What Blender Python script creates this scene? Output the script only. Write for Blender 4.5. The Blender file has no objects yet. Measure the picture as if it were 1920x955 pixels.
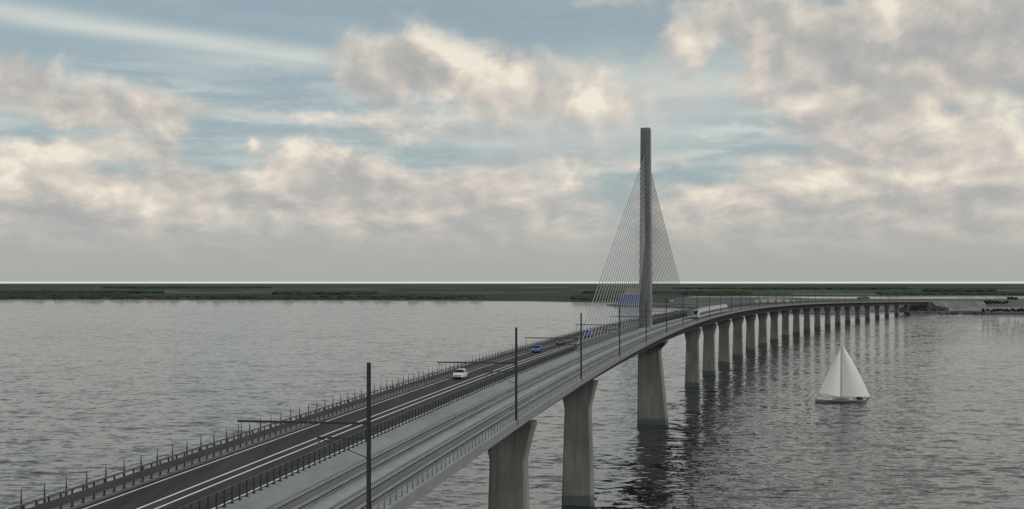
import bpy, bmesh, math, random
import numpy as np
from mathutils import Vector, Matrix, Quaternion

random.seed(7)
C = bpy.context.scene.collection
F = 2300.0          # focal length in photograph pixels (1920 wide)
H = 49.5            # camera height over the water
HZ = 531.0          # horizon row of the photograph

# ------------------------------------------------------------------ helpers
def link(o):
    C.objects.link(o); return o

def tag(o, label=None, cat=None, group=None, kind=None):
    if label: o['label'] = label
    if cat: o['category'] = cat
    if group: o['group'] = group
    if kind: o['kind'] = kind
    return o

def empty(name, loc=(0, 0, 0), rz=0.0):
    o = bpy.data.objects.new(name, None)
    o.location = loc; o.rotation_euler = (0, 0, rz)
    return link(o)

class MB:
    """collects verts/faces and links them as one mesh object"""
    def __init__(s): s.v = []; s.f = []
    def add(s, vs, fs):
        n = len(s.v); s.v += [tuple(p) for p in vs]; s.f += [tuple(i + n for i in f) for f in fs]; return s
    def box(s, c, d, M=None):
        hx, hy, hz = d[0] / 2, d[1] / 2, d[2] / 2
        vs = [Vector((x * hx, y * hy, z * hz)) for z in (-1, 1) for y in (-1, 1) for x in (-1, 1)]
        vs = [(M @ p if M else p) + Vector(c) for p in vs]
        return s.add(vs, [(0, 2, 3, 1), (4, 5, 7, 6), (0, 1, 5, 4), (2, 6, 7, 3), (0, 4, 6, 2), (1, 3, 7, 5)])
    def tube(s, a, b, r0, r1=None, n=8):
        r1 = r0 if r1 is None else r1
        a, b = Vector(a), Vector(b); q = (b - a).to_track_quat('Z', 'Y')
        vs = []
        for p, r in ((a, r0), (b, r1)):
            for k in range(n):
                t = 2 * math.pi * k / n
                vs.append(p + q @ Vector((math.cos(t) * r, math.sin(t) * r, 0)))
        fs = [(k, (k + 1) % n, n + (k + 1) % n, n + k) for k in range(n)]
        fs += [tuple(range(n - 1, -1, -1)), tuple(range(n, 2 * n))]
        return s.add(vs, fs)
    def loft(s, rings, cap=True):
        n = len(rings[0]); vs = [p for r in rings for p in r]; fs = []
        for i in range(len(rings) - 1):
            for k in range(n):
                a, b = i * n + k, i * n + (k + 1) % n
                fs.append((a, b, b + n, a + n))
        if cap:
            fs.append(tuple(range(n - 1, -1, -1))); fs.append(tuple(range((len(rings) - 1) * n, len(rings) * n)))
        return s.add(vs, fs)
    def mesh(s, name, mat, smooth=False):
        me = bpy.data.meshes.new(name); me.from_pydata(s.v, [], s.f); me.update()
        bm = bmesh.new(); bm.from_mesh(me); bmesh.ops.recalc_face_normals(bm, faces=bm.faces); bm.to_mesh(me); bm.free()
        if mat: me.materials.append(mat)
        if smooth:
            me.polygons.foreach_set('use_smooth', [True] * len(me.polygons))
        return me
    def build(s, name, mat, parent=None, smooth=False):
        o = link(bpy.data.objects.new(name, s.mesh(name, mat, smooth)))
        if parent: o.parent = parent
        return o

def part(name, me, parent, M=None):
    o = link(bpy.data.objects.new(name, me)); o.parent = parent
    if M is not None: o.matrix_local = M
    return o

def smooth_by_angle(o, deg=35):
    me = o.data
    me.polygons.foreach_set('use_smooth', [True] * len(me.polygons))
    try: me.set_sharp_from_angle(angle=math.radians(deg))
    except Exception: pass

# ------------------------------------------------------------------ materials
def lin(r, g, b):
    return tuple((c / 255 / 12.92) if c / 255 <= .04045 else ((c / 255 + .055) / 1.055) ** 2.4 for c in (r, g, b)) + (1,)

def mat(name, col, rough=.6, metal=0.0, var=.0, vscale=1.0, vdetail=6, stretch=(1, 1, 1), rot=0.0, bump=0.0, bscale=5.0, spec=.5, col2=None, coat=0):
    m = bpy.data.materials.new(name); m.use_nodes = True
    nt = m.node_tree; b = nt.nodes['Principled BSDF']
    b.inputs['Roughness'].default_value = rough; b.inputs['Metallic'].default_value = metal
    b.inputs['Specular IOR Level'].default_value = spec
    if coat: b.inputs['Coat Weight'].default_value = coat
    c = tuple(col[:3]) + (1,)
    b.inputs['Base Color'].default_value = c
    if var or col2 or bump:
        g = nt.nodes.new('ShaderNodeTexCoord'); mp = nt.nodes.new('ShaderNodeMapping')
        mp.inputs['Scale'].default_value = stretch; mp.inputs['Rotation'].default_value = (0, 0, rot)
        nt.links.new(g.outputs['Object'], mp.inputs['Vector'])
    if var or col2:
        n = nt.nodes.new('ShaderNodeTexNoise'); n.inputs['Scale'].default_value = vscale; n.inputs['Detail'].default_value = vdetail
        n.inputs['Roughness'].default_value = .65
        nt.links.new(mp.outputs[0], n.inputs['Vector'])
        r = nt.nodes.new('ShaderNodeValToRGB')
        r.color_ramp.elements[0].position = .32; r.color_ramp.elements[1].position = .68
        lo = tuple(x * (1 - var) for x in c[:3]) + (1,); hi = (tuple(col2[:3]) + (1,)) if col2 else tuple(min(1, x * (1 + var)) for x in c[:3]) + (1,)
        r.color_ramp.elements[0].color = lo; r.color_ramp.elements[1].color = hi
        nt.links.new(n.outputs['Fac'], r.inputs['Fac']); nt.links.new(r.outputs[0], b.inputs['Base Color'])
    if bump:
        n2 = nt.nodes.new('ShaderNodeTexNoise'); n2.inputs['Scale'].default_value = bscale; n2.inputs['Detail'].default_value = 5
        nt.links.new(mp.outputs[0], n2.inputs['Vector'])
        bp = nt.nodes.new('ShaderNodeBump'); bp.inputs['Strength'].default_value = bump; bp.inputs['Distance'].default_value = .05
        nt.links.new(n2.outputs['Fac'], bp.inputs['Height']); nt.links.new(bp.outputs[0], b.inputs['Normal'])
    return m

def pier_material(name, base):
    """board-marked concrete: streaks down the face, blotches, lift joints, algae near the water"""
    m = bpy.data.materials.new(name); m.use_nodes = True
    nt = m.node_tree; b = nt.nodes['Principled BSDF']; N = nt.nodes.new; L = nt.links.new
    b.inputs['Roughness'].default_value = .85; b.inputs['Specular IOR Level'].default_value = .25
    geo = N('ShaderNodeNewGeometry'); sep = N('ShaderNodeSeparateXYZ'); L(geo.outputs['Position'], sep.inputs[0])
    def noise(scale, stretch, det, lo, hi, c0, c1):
        mp = N('ShaderNodeMapping'); mp.inputs['Scale'].default_value = stretch; L(geo.outputs['Position'], mp.inputs['Vector'])
        n = N('ShaderNodeTexNoise'); n.inputs['Scale'].default_value = scale; n.inputs['Detail'].default_value = det; L(mp.outputs[0], n.inputs['Vector'])
        r = N('ShaderNodeMapRange'); r.inputs[1].default_value = lo; r.inputs[2].default_value = hi; r.inputs[3].default_value = c0; r.inputs[4].default_value = c1
        L(n.outputs['Fac'], r.inputs[0]); return r.outputs[0]
    a = noise(1.3, (1, 1, .05), 5, .3, .7, .80, 1.16)
    c = noise(.16, (1, 1, .8), 5, .3, .7, .78, 1.18)
    d = noise(3.5, (1, 1, 1), 4, .3, .7, .93, 1.07)
    mul = N('ShaderNodeMath'); mul.operation = 'MULTIPLY'; L(a, mul.inputs[0]); L(c, mul.inputs[1])
    mul2 = N('ShaderNodeMath'); mul2.operation = 'MULTIPLY'; L(mul.outputs[0], mul2.inputs[0]); L(d, mul2.inputs[1])
    # casting lifts every 4.2 m
    fr = N('ShaderNodeMath'); fr.operation = 'PINGPONG'; L(sep.outputs['Z'], fr.inputs[0]); fr.inputs[1].default_value = 2.1
    jr = N('ShaderNodeMapRange'); jr.inputs[1].default_value = 0; jr.inputs[2].default_value = .12; jr.inputs[3].default_value = .88; jr.inputs[4].default_value = 1.0
    L(fr.outputs[0], jr.inputs[0])
    mul3 = N('ShaderNodeMath'); mul3.operation = 'MULTIPLY'; L(mul2.outputs[0], mul3.inputs[0]); L(jr.outputs[0], mul3.inputs[1])
    col = N('ShaderNodeVectorMath'); col.operation = 'SCALE'; col.inputs[0].default_value = base[:3]; L(mul3.outputs[0], col.inputs['Scale'])
    # tide band
    wob = noise(1.2, (1, 1, 1), 3, .3, .7, -.35, .35)
    zz = N('ShaderNodeMath'); zz.operation = 'ADD'; L(sep.outputs['Z'], zz.inputs[0]); L(wob, zz.inputs[1])
    tr = N('ShaderNodeMapRange'); tr.inputs[1].default_value = 1.9; tr.inputs[2].default_value = 2.5; tr.inputs[3].default_value = .85; tr.inputs[4].default_value = 0
    L(zz.outputs[0], tr.inputs[0])
    mx = N('ShaderNodeMix'); mx.data_type = 'RGBA'; L(tr.outputs[0], mx.inputs[0]); L(col.outputs[0], mx.inputs[6]); mx.inputs[7].default_value = (.085, .11, .10, 1)
    L(mx.outputs[2], b.inputs['Base Color'])
    return m

M = {}
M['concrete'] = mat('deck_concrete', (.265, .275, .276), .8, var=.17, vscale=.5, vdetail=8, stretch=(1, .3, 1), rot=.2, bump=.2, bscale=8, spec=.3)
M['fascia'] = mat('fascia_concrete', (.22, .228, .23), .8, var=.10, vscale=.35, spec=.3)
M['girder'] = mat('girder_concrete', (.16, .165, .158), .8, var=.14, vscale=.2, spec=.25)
M['pier'] = pier_material('pier_concrete', (.225, .227, .210))
M['pylon'] = pier_material('pylon_concrete', (.200, .210, .205))
M['asphalt'] = mat('asphalt', (.029, .029, .032), .8, var=.42, vscale=.8, spec=.35, bump=.3, bscale=8, stretch=(1, .07, 1), rot=.2)
M['paint'] = mat('road_paint', (.84, .84, .82), .6, var=.10, vscale=.6)
M['slab'] = mat('track_slab', (.145, .15, .152), .85, var=.25, vscale=1.2, stretch=(1, .12, 1), rot=.2, spec=.3)
M['hump'] = mat('cable_duct_cover', (.27, .285, .295), .8, var=.10, vscale=.5, spec=.3)
M['seat'] = mat('brake_dust_rail_seat', (.062, .062, .062), .9, var=.35, vscale=1.5, stretch=(1, .2, 1), rot=.2)
M['sleeper'] = mat('sleeper_concrete', (.05, .05, .05), .85, var=.15, vscale=2)
M['rail'] = mat('rail_steel', (.55, .55, .55), .36, metal=.7, var=.10, vscale=.4)
M['mast'] = mat('mast_steel', (.042, .046, .048), .55, var=.15, vscale=1.2, spec=.4)
M['dark'] = mat('railing_steel', (.030, .032, .034), .55, var=.15, vscale=1, spec=.4)
M['galv'] = mat('galvanised_steel', (.085, .09, .09), .5, metal=.1, var=.18, vscale=.4, spec=.4)
M['plank'] = mat('barrier_beam', (.062, .064, .062), .7, var=.2, vscale=.15, spec=.3)
M['spike'] = mat('spike_steel', (.06, .065, .065), .55, var=.1, vscale=1)
M['edge_post'] = mat('edge_post_steel', (.15, .16, .165), .6, var=.1, vscale=1)
M['kerb'] = mat('kerb_concrete', (.13, .13, .128), .85, var=.15, vscale=1)
M['cable'] = mat('cable_sheath', (.27, .28, .27), .5, var=.05, vscale=.1)
M['socket'] = mat('anchor_recess', (.035, .035, .035), .8)
M['anchorbox'] = mat('anchorage_steel', (.12, .125, .13), .6, var=.1, vscale=1)
M['glass'] = mat('tinted_glass', (.012, .014, .016), .12, spec=.22)
M['tyre'] = mat('tyre_rubber', (.015, .015, .015), .85)
M['rim'] = mat('alloy_rim', (.35, .35, .36), .35, metal=.8)
M['white_paint'] = mat('white_car_paint', (.70, .70, .69), .3, coat=.6, var=.02, vscale=1)
M['blue_paint'] = mat('blue_car_paint', (.035, .06, .33), .35, coat=.3, var=.05, vscale=1)
M['navy_paint'] = mat('navy_car_paint', (.02, .028, .11), .35, coat=.3)
M['black_paint'] = mat('black_car_paint', (.014, .014, .016), .35, coat=.3)
M['lamp'] = mat('headlamp_lens', (.5, .52, .54), .12, spec=.8)
M['redlamp'] = mat('tail_lamp_lens', (.35, .02, .02), .2)
M['trim'] = mat('black_plastic', (.02, .02, .021), .6)
M['plate'] = mat('number_plate', (.75, .75, .73), .5)
M['train_white'] = mat('train_white', (.34, .37, .36), .4, var=.05, vscale=.3, coat=.2)
M['train_grey'] = mat('train_roof_grey', (.36, .37, .37), .6, var=.12, vscale=.4)
M['train_under'] = mat('train_underframe', (.03, .03, .032), .7)
M['sail'] = mat('sail_cloth', (.88, .90, .88), .75, var=.03, vscale=.3)
M['hull'] = mat('hull_greyblue', (.29, .32, .335), .3, var=.08, vscale=.3, coat=.3)
M['deckwood'] = mat('boat_deck', (.24, .24, .23), .7, var=.1, vscale=1)
M['alu'] = mat('spar_aluminium', (.22, .225, .23), .4, metal=.5)
M['skin'] = mat('skin', (.42, .27, .2), .6)
M['navy_cloth'] = mat('navy_jacket', (.012, .014, .02), .85)
M['blue_clad'] = mat('blue_cladding', (.05, .085, .33), .55, var=.12, vscale=.08, stretch=(6, 6, .2))
M['grey_clad'] = mat('grey_cladding', (.21, .21, .21), .6, var=.1, vscale=.08)
M['pale_clad'] = mat('pale_cladding', (.48, .48, .47), .6, var=.08, vscale=.08)
M['roof'] = mat('roof_sheet', (.14, .14, .145), .6, var=.15, vscale=.05)
M['leaf'] = mat('foliage', (.058, .085, .052), .8, var=.3, vscale=.05, spec=.15, col2=(.10, .135, .08))
M['wood'] = mat('woodland_foliage', (.030, .046, .030), .85, var=.25, vscale=.02, spec=.1, col2=(.044, .063, .041))
M['bank'] = mat('bank_gravel', (.13, .135, .135), .9, var=.45, vscale=.03, vdetail=8, spec=.2, col2=(.22, .23, .235))
M['bark'] = mat('bark', (.05, .042, .035), .9)
M['stone'] = mat('armour_stone', (.07, .07, .066), .9, var=.5, vscale=.25, bump=.6, bscale=.5)
M['grassbank'] = mat('bank_grass', (.045, .055, .04), .95, var=.4, vscale=.05, spec=.1)
M['yard'] = mat('yard_gravel', (.29, .30, .31), .9, var=.14, vscale=.015, spec=.2)
M['quay'] = mat('quay_paving', (.20, .20, .20), .9, var=.25, vscale=.01, stretch=(1, .5, 1), spec=.2)
M['quaywall'] = mat('quay_wall', (.07, .07, .068), .9, var=.3, vscale=.1)
M['harbour'] = mat('harbour_ground', (.085, .09, .092), .9, var=.35, vscale=.006, stretch=(1, .4, 1), spec=.2, col2=(.15, .15, .15))

# ------------------------------------------------------------------ the line of the bridge
_s = np.arange(-140, 3000, 2.0)
_th = 1.53781939e-01 + 1.63333665e-04 * _s - 1.68278352e-10 * _s * _s
_i0 = int(np.argmin(abs(_s)))
_X = np.cumsum(np.sin(_th)) * 2; _Y = np.cumsum(np.cos(_th)) * 2
_X += -3.41784482e+01 + 2 * math.sin(.1538) - _X[_i0]; _Y += 2 * math.cos(.1538) - _Y[_i0]
_zs = [-140, 87, 146, 265, 450, 620, 965, 1217, 1467, 1870, 2205, 2500]
_zz = [31.6, 32.9, 33.15, 33.7, 34.1, 33.7, 32.1, 29.7, 27.2, 22.8, 18.4, 14.5]
_pz = np.polyfit(_zs, _zz, 5)
def deckz(s): return float(np.polyval(_pz, s))
def head(s): return float(np.interp(s, _s, _th))
def P(s, u, dz=0.0):
    """point at chainage s, u metres to the right of the axis, dz over the road surface"""
    t = head(s)
    return Vector((float(np.interp(s, _s, _X)) + u * math.cos(t), float(np.interp(s, _s, _Y)) - u * math.sin(t), deckz(s) + dz))
def Fr(s, u, dz=0.0):
    """frame with local y along the bridge and local x to its right"""
    return Matrix.Translation(P(s, u, dz)) @ Matrix.Rotation(-head(s), 4, 'Z')
def sweep(mb, prof, s0, s1, ds=12.0, closed=True, cap=True):
    n = max(1, int(math.ceil((s1 - s0) / ds)))
    rings = [[P(s0 + (s1 - s0) * i / n, u, z) for u, z in prof] for i in range(n + 1)]
    if closed: return mb.loft(rings, cap)
    k = len(prof); vs = [p for r in rings for p in r]
    return mb.add(vs, [(i * k + j, i * k + j + 1, (i + 1) * k + j + 1, (i + 1) * k + j) for i in range(n) for j in range(k - 1)])
def rect(u, z, w, h): return [(u - w / 2, z), (u + w / 2, z), (u + w / 2, z + h), (u - w / 2, z + h)]

S0, S1 = -60.0, 2262.0
UR, UL = 10.19, -15.2
S_PIER = [597.25 - 400, 597.25 - 320, 597.25 - 160] + [597.25 + 80 * i for i in range(20)]
S_PYL = S_PIER[2]
UM = -1.5           # median: railing, cables, pylon

# ------------------------------------------------------------------ bridge
bridge = empty('cable_stayed_bridge', P(S_PYL, 0, -deckz(S_PYL)))
tag(bridge, 'long grey concrete bridge on tapering piers with single tall pylon and fan of stay cables', 'bridge')
inv = Matrix.Translation(-bridge.location)
def bpart(mb, name, m, parent=None, smooth=False, deg=35):
    mb.v = [tuple(Vector(v) - bridge.location) for v in mb.v]
    o = mb.build(name, m, bridge)
    if smooth: smooth_by_angle(o, deg)
    return o

# deck slab
mb = MB()
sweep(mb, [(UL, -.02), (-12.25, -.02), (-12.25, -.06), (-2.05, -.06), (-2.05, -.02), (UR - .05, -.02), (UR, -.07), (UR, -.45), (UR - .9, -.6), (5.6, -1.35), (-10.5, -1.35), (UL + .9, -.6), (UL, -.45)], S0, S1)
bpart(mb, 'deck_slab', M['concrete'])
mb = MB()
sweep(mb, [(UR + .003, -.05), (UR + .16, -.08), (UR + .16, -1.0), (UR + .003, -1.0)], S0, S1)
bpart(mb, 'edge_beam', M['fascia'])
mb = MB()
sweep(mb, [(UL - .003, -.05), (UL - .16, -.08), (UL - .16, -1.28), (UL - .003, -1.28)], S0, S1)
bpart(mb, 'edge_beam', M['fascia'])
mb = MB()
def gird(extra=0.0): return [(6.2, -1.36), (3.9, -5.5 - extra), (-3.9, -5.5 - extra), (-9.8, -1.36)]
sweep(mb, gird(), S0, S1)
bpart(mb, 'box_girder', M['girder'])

# piers
def octa(wx, wy, ch): return [(-wx + ch, -wy), (wx - ch, -wy), (wx, -wy + ch), (wx, wy - ch), (wx - ch, wy), (-wx + ch, wy), (-wx, wy - ch), (-wx, -wy + ch)]
def pier(s, pyl=False):
    T = Fr(s, 0); dz = deckz(s); mb = MB()
    head_top = dz - 6.0
    rings = []
    if not pyl:
        lv = []
        zn = max(1.0, head_top - 6.4)      # neck
        k = min(1, zn / 22)
        wneck, wbase = 2.87, 2.87 + .6 * k
        lv.append((-4, wbase + .1, 2.15 + .2 * k, .35)); lv.append((0, wbase, 2.0 + .2 * k, .35)); lv.append((zn, wneck, 1.75, .35))
        for q in (.15, .3, .5, .7, .85, 1):
            lv.append((zn + 5.8 * q, wneck + 1.42 * (q ** 1.2), 1.75 + .05 * q, .35))
        lv.append((head_top - .12, wneck + 1.44, 1.8, .35)); lv.append((head_top, wneck + 1.38, 1.75, .3))
        for z, wx, wy, ch in lv:
            rings.append([T @ Vector((x, y, z - dz)) for x, y in octa(wx, wy, ch)])
    else:
        for z, xl, xr, wy, ch in ((-4, -4.3, 6.6, 3.2, .5), (0, -4.2, 6.3, 3.1, .5), (head_top - 2.2, -4.0, 3.75, 2.6, .5), (head_top - 1.2, -4.05, 4.2, 2.7, .5), (head_top - .4, -4.1, 5.0, 3.2, .5), (head_top + .2, -4.1, 5.6, 4.4, .5), (head_top + 1.0, -4.3, 6.0, 6.5, .5)):
            c, w = (xl + xr) / 2, (xr - xl) / 2
            rings.append([T @ Vector((x + c, y, z - dz)) for x, y in octa(w, wy, ch)])
    mb.loft(rings)
    o = bpart(mb, 'pier', M['pier'], smooth=True, deg=20)
    if not pyl:
        for sx in (-1, 1):
            b = MB(); 
            b.box((0, 0, 0), (1.0, 1.0, .5)); b.v = [tuple(T @ Vector((v[0] + sx * 2.9, v[1], v[2] - 5.75)) - bridge.location) for v in b.v]
            b.build('bearing', M['kerb'], o)
    return o
for i, s in enumerate(S_PIER): pier(s, i == 2)

# abutment
mb = MB(); T = Fr(S1, 0); dz = deckz(S1)
for yy, x0, x1, h in ((0, -14.5, 9.6, -1.4),):
    mb.loft([[T @ Vector((x, y, z)) for x, y, z in ((x0, 0.4, h), (x1, .4, h), (x1, 14, h), (x0, 14, h))], [T @ Vector((x, y, z)) for x, y, z in ((x0 - .4, -.6, -dz - 1), (x1 + .4, -.6, -dz - 1), (x1 + .4, 14, -dz - 1), (x0 - .4, 14, -dz - 1))]])
bpart(mb, 'abutment', M['pier'])

# pylon: rounded tapering shaft
T = Fr(S_PYL, UM); dz = deckz(S_PYL); PYTOP = 104.0
def rrect(wx, wy, r, n=4):
    pts = []
    for cx, cy, a0 in ((wx - r, wy - r, 0), (-wx + r, wy - r, 90), (-wx + r, -wy + r, 180), (wx - r, -wy + r, 270)):
        for k in range(n + 1):
            a = math.radians(a0 + 90 * k / n); pts.append((cx + r * math.cos(a), cy + r * math.sin(a)))
    return pts
mb = MB(); rings = []
def pylw(z): 
    k = min(1, max(0, (z - dz) / (PYTOP - dz)))
    return 2.05 - .40 * k, 2.9 - .9 * k
for z in list(np.linspace(dz - 5.0, PYTOP - .3, 16)) + [PYTOP - .06, PYTOP]:
    wx, wy = pylw(z); dr = 0 if z < PYTOP - .2 else (.06 if z < PYTOP - .03 else .22)
    rings.append([T @ Vector((x, y, z - dz)) for x, y in rrect(wx - dr, wy - dr, .28)])
mb.loft(rings)
pylon = bpart(mb, 'pylon', M['pylon'], smooth=True, deg=40)

# stay cables with their sockets and deck anchorages
NC = 20
for side in (-1, 1):
    for i in range(NC):
        zt = 94.6 - (94.6 - 65.8) * i / (NC - 1)
        wx, wy = pylw(zt)
        dist = 151 - (151 - 27) * i / (NC - 1)
        a = T @ Vector((0, side * (wy - .15), zt - dz))
        b = P(S_PYL + side * dist, UM, 1.55)
        mb = MB(); mb.tube(a, b, .105, n=8); bpart(mb, 'stay_cable', M['cable'], smooth=True)
        d = (b - a).normalized()
        mb = MB(); mb.tube(a - d * .2, a + d * .5, .26, .22, 10)
        o = bpart(mb, 'anchor_socket', M['socket']); o.parent = pylon; o.matrix_parent_inverse = Matrix.Identity(4)
        mb = MB(); base = P(S_PYL + side * dist, UM, 0)
        Rm = Matrix.Rotation(-head(S_PYL + side * dist), 3, 'Z')
        dd = -d
        foot = b - d * .0 + d * 2.0
        ringf = []
        for t, wu, wv in ((-.15, .34, .5), (1.2, .30, .42), (2.1, .22, .26)):
            zc = t
            pc = base + Vector((dd.x, dd.y, 0)) * (zc / dd.z) + Vector((0, 0, zc))
            ringf.append([pc + Rm @ Vector((x, y, 0)) for x, y in ((-wu, -wv), (wu, -wv), (wu, wv), (-wu, wv))])
        mb.loft(ringf); bpart(mb, 'cable_anchorage', M['anchorbox'])

# ------------------------------------------------------------------ road on the bridge (setting)
SR1 = 2700.0
mb = MB(); sweep(mb, [(-12.25, .0), (-2.05, .0), (-2.05, -.052), (-12.25, -.052)], S0, SR1)
road = mb.build('road', M['asphalt']); tag(road, 'dark two-lane asphalt road along the bridge', kind='structure')
for u, w in ((-11.6, .18), (-7.75, .20), (-6.45, .20), (-2.3, .18)):
    mb = MB(); sweep(mb, [(u - w / 2, .005), (u + w / 2, .005)], S0, SR1, 8, closed=False)
    o = mb.build('road_line', M['paint'], road)
for u in (-12.42,):
    mb = MB(); sweep(mb, rect(u, -.021, .3, .14), S0, S1)
    o = mb.build('kerb', M['kerb'], road)

# ------------------------------------------------------------------ railway tracks
def track(u0, label):
    t = empty('railway_track', P(90, u0, 0)); org = t.location.copy()
    tag(t, label, 'railway track', 'railway tracks on the bridge')
    def pt(mb, name, m, kind=None):
        mb.v = [tuple(Vector(v) - org) for v in mb.v]; o = mb.build(name, m, t)
        if kind: o['kind'] = kind
        return o
    mb = MB(); sweep(mb, [(u0 - 1.45, -.018), (u0 + 1.45, -.018), (u0 + 1.4, .06), (u0 - 1.4, .06)], S0, SR1); pt(mb, 'track_slab', M['slab'])
    for r in (-.77, .77):
        mb = MB(); u = u0 + r
        sweep(mb, rect(u, .061, .46, .006), S0, SR1, 10); pt(mb, 'rail_seat', M['seat'])
        mb = MB()
        sweep(mb, [(u - .055, .068), (u + .055, .068), (u + .02, .11), (u + .036, .23), (u - .036, .23), (u - .02, .11)], S0, SR1, 10); pt(mb, 'rail', M['rail'])
    q = MB().box((0, 0, .0), (2.3, .26, .018))
    for x in (-1.0, -.54, .54, 1.0): q.box((x, 0, .05), (.17, .17, .07))
    proto = q.mesh('sleeper', M['slab']); proto.materials.append(M['sleeper'])
    for i, pl in enumerate(proto.polygons): pl.material_index = 1 if i >= 6 else 0
    ss = 84.0
    for k in range(100):
        s = ss + .7 * k
        part('sleeper', proto, t, Matrix.Translation(-org) @ Fr(s, u0, .055))
    mb = MB()
    for s in list(np.arange(S0 + 1, ss - .5, .7)) + list(np.arange(ss + 70, 1200, .7)):
        Tm = Fr(float(s), u0, .055)
        mb.add([Tm @ v.co for v in proto.vertices], [tuple(p.vertices) for p in proto.polygons])
    pt(mb, 'sleeper', M['slab'], 'stuff')
    return t
track(3.05, 'left railway track, in the middle of the bridge beside the pale concrete strip and railing')
track(7.55, 'right railway track, running along the open right-hand edge of the bridge')
mb = MB(); sweep(mb, [(4.75, -.018), (5.0, .10), (5.3, .14), (5.6, .10), (5.85, -.018)], S0, S1)
o = mb.build('cable_duct', M['hump']); tag(o, 'pale grey rounded duct strip running between the two railway tracks', 'cable duct')

# ------------------------------------------------------------------ railings
def railing(name, label, cat, u, post_me, spacing, s_first, s_end, rails, post_name='post', s_before=S0 + 2, mpost=None):
    t = empty(name, P(s_first, u, 0)); org = t.location.copy(); tag(t, label, cat)
    for nm, prof, m in rails:
        mb = MB(); sweep(mb, prof, S0, s_end, 8); mb.v = [tuple(Vector(v) - org) for v in mb.v]; mb.build(nm, m, t)
    for k in range(100):
        part(post_name, post_me, t, Matrix.Translation(-org) @ Fr(s_first + spacing * k, u))
    mb = MB()
    vs = [v.co.copy() for v in post_me.vertices]; fs = [tuple(p.vertices) for p in post_me.polygons]
    for s in list(np.arange(s_first - spacing, s_before, -spacing)) + list(np.arange(s_first + 100 * spacing, s_end, spacing)):
        Tm = Fr(float(s), u); mb.add([Tm @ v - org for v in vs], fs)
    mb.build(post_name, mpost, t)['kind'] = 'stuff'
    return t
# left crash barrier: posts, broad beam, top rail
pm = MB().box((0, .0, .66), (.10, .13, 1.36)).box((0, 0, .02), (.26, .26, .05)).mesh('post', M['dark'])
railing('crash_barrier', 'grey crash barrier with broad beam and top rail on the road\'s left side', 'crash barrier', -12.95, pm, 1.6, 83, S1,
        [('beam', [(-12.90, .36), (-12.84, .38), (-12.83, .66), (-12.84, .96), (-12.90, .98)], M['plank']),
         ('top_rail', [(-13.02, 1.27), (-12.88, 1.27), (-12.88, 1.38), (-13.02, 1.38)], M['galv'])], mpost=M['dark'])
# left parapet of pointed posts
def spike(h, w, m, name='post'):
    mb = MB(); r = []
    for z, a in ((-.05, w), (h * .45, w * .55), (h, .012)):
        r.append([(x * a, y * a, z) for x, y in ((-1, -1), (1, -1), (1, 1), (-1, 1))])
    return mb.loft(r).mesh(name, m)
railing('parapet_railing', 'dark row of pointed railing posts on the far left edge of the bridge', 'railing', -14.85, spike(1.85, .095, M['spike']), 3.05, 84.2, S1,
        [('wire', rect(-14.85, .55, .03, .03), M['spike']), ('wire', rect(-14.85, 1.0, .03, .03), M['spike'])], mpost=M['spike'])
# median railing
pm = MB().box((0, 0, .64), (.09, .14, 1.34)).box((-.20, .0, .72), (.30, .06, .07)).box((0, 0, .01), (.24, .3, .06)).mesh('post', M['dark'])
SM = S_PYL - 151 - 3
railing('median_railing', 'dark steel railing with close posts between the road and the railway tracks', 'railing', -1.8, pm, 1.45, 78, SM,
        [('top_rail', rect(-1.8, 1.27, .07, .05), M['galv']), ('mid_rail', rect(-1.86, .74, .03, .05), M['dark'])], mpost=M['dark'])
def median2(name, label, s0, s1, u, dark):
    t = empty(name, P(s0, u)); org = t.location.copy(); tag(t, label, 'crash barrier')
    for prof, m, nm in (([(u - .06, .42), (u + .03, .42), (u + .05, .56), (u + .03, .72), (u - .06, .72)], M['galv'], 'beam'), (rect(u, 1.05, .09, .08), M['dark'], 'top_rail')):
        mb = MB(); sweep(mb, prof, s0, s1, 8); mb.v = [tuple(Vector(v) - org) for v in mb.v]; mb.build(nm, m, t)
    pm = MB().box((0, 0, .53), (.09, .12, 1.1)).mesh('post', M['dark']); n = 0
    rest = MB(); vs = [v.co.copy() for v in pm.vertices]; fs = [tuple(p.vertices) for p in pm.polygons]
    for s in np.arange(s0, s1, 1.9):
        n += 1
        if n <= 100: part('post', pm, t, Matrix.Translation(-org) @ Fr(float(s), u))
        else:
            Tm = Fr(float(s), u); rest.add([Tm @ v - org for v in vs], fs)
    if rest.v: rest.build('post', M['dark'], t)['kind'] = 'stuff'
median2('road_barrier', 'dark steel road barrier beside the slanted cable anchorages, between road and pylon', SM + .5, S_PYL + 155, -2.0 - .25, M['dark'])
median2('road_barrier', 'dark median barrier on the far curve of the bridge, beyond the stay cables', S_PYL + 157, S1, -1.6, M['dark'])
# right edge railing
railing('edge_railing', 'pale grey railing of slim tapering posts along the right edge by the tracks', 'railing', UR - .12, spike(1.08, .055, M['edge_post']), 1.68, 74, S1,
        [('wire', rect(UR - .12, .45, .016, .016), M['edge_post']), ('wire', rect(UR - .12, .80, .016, .016), M['edge_post'])], mpost=M['edge_post'])

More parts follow.
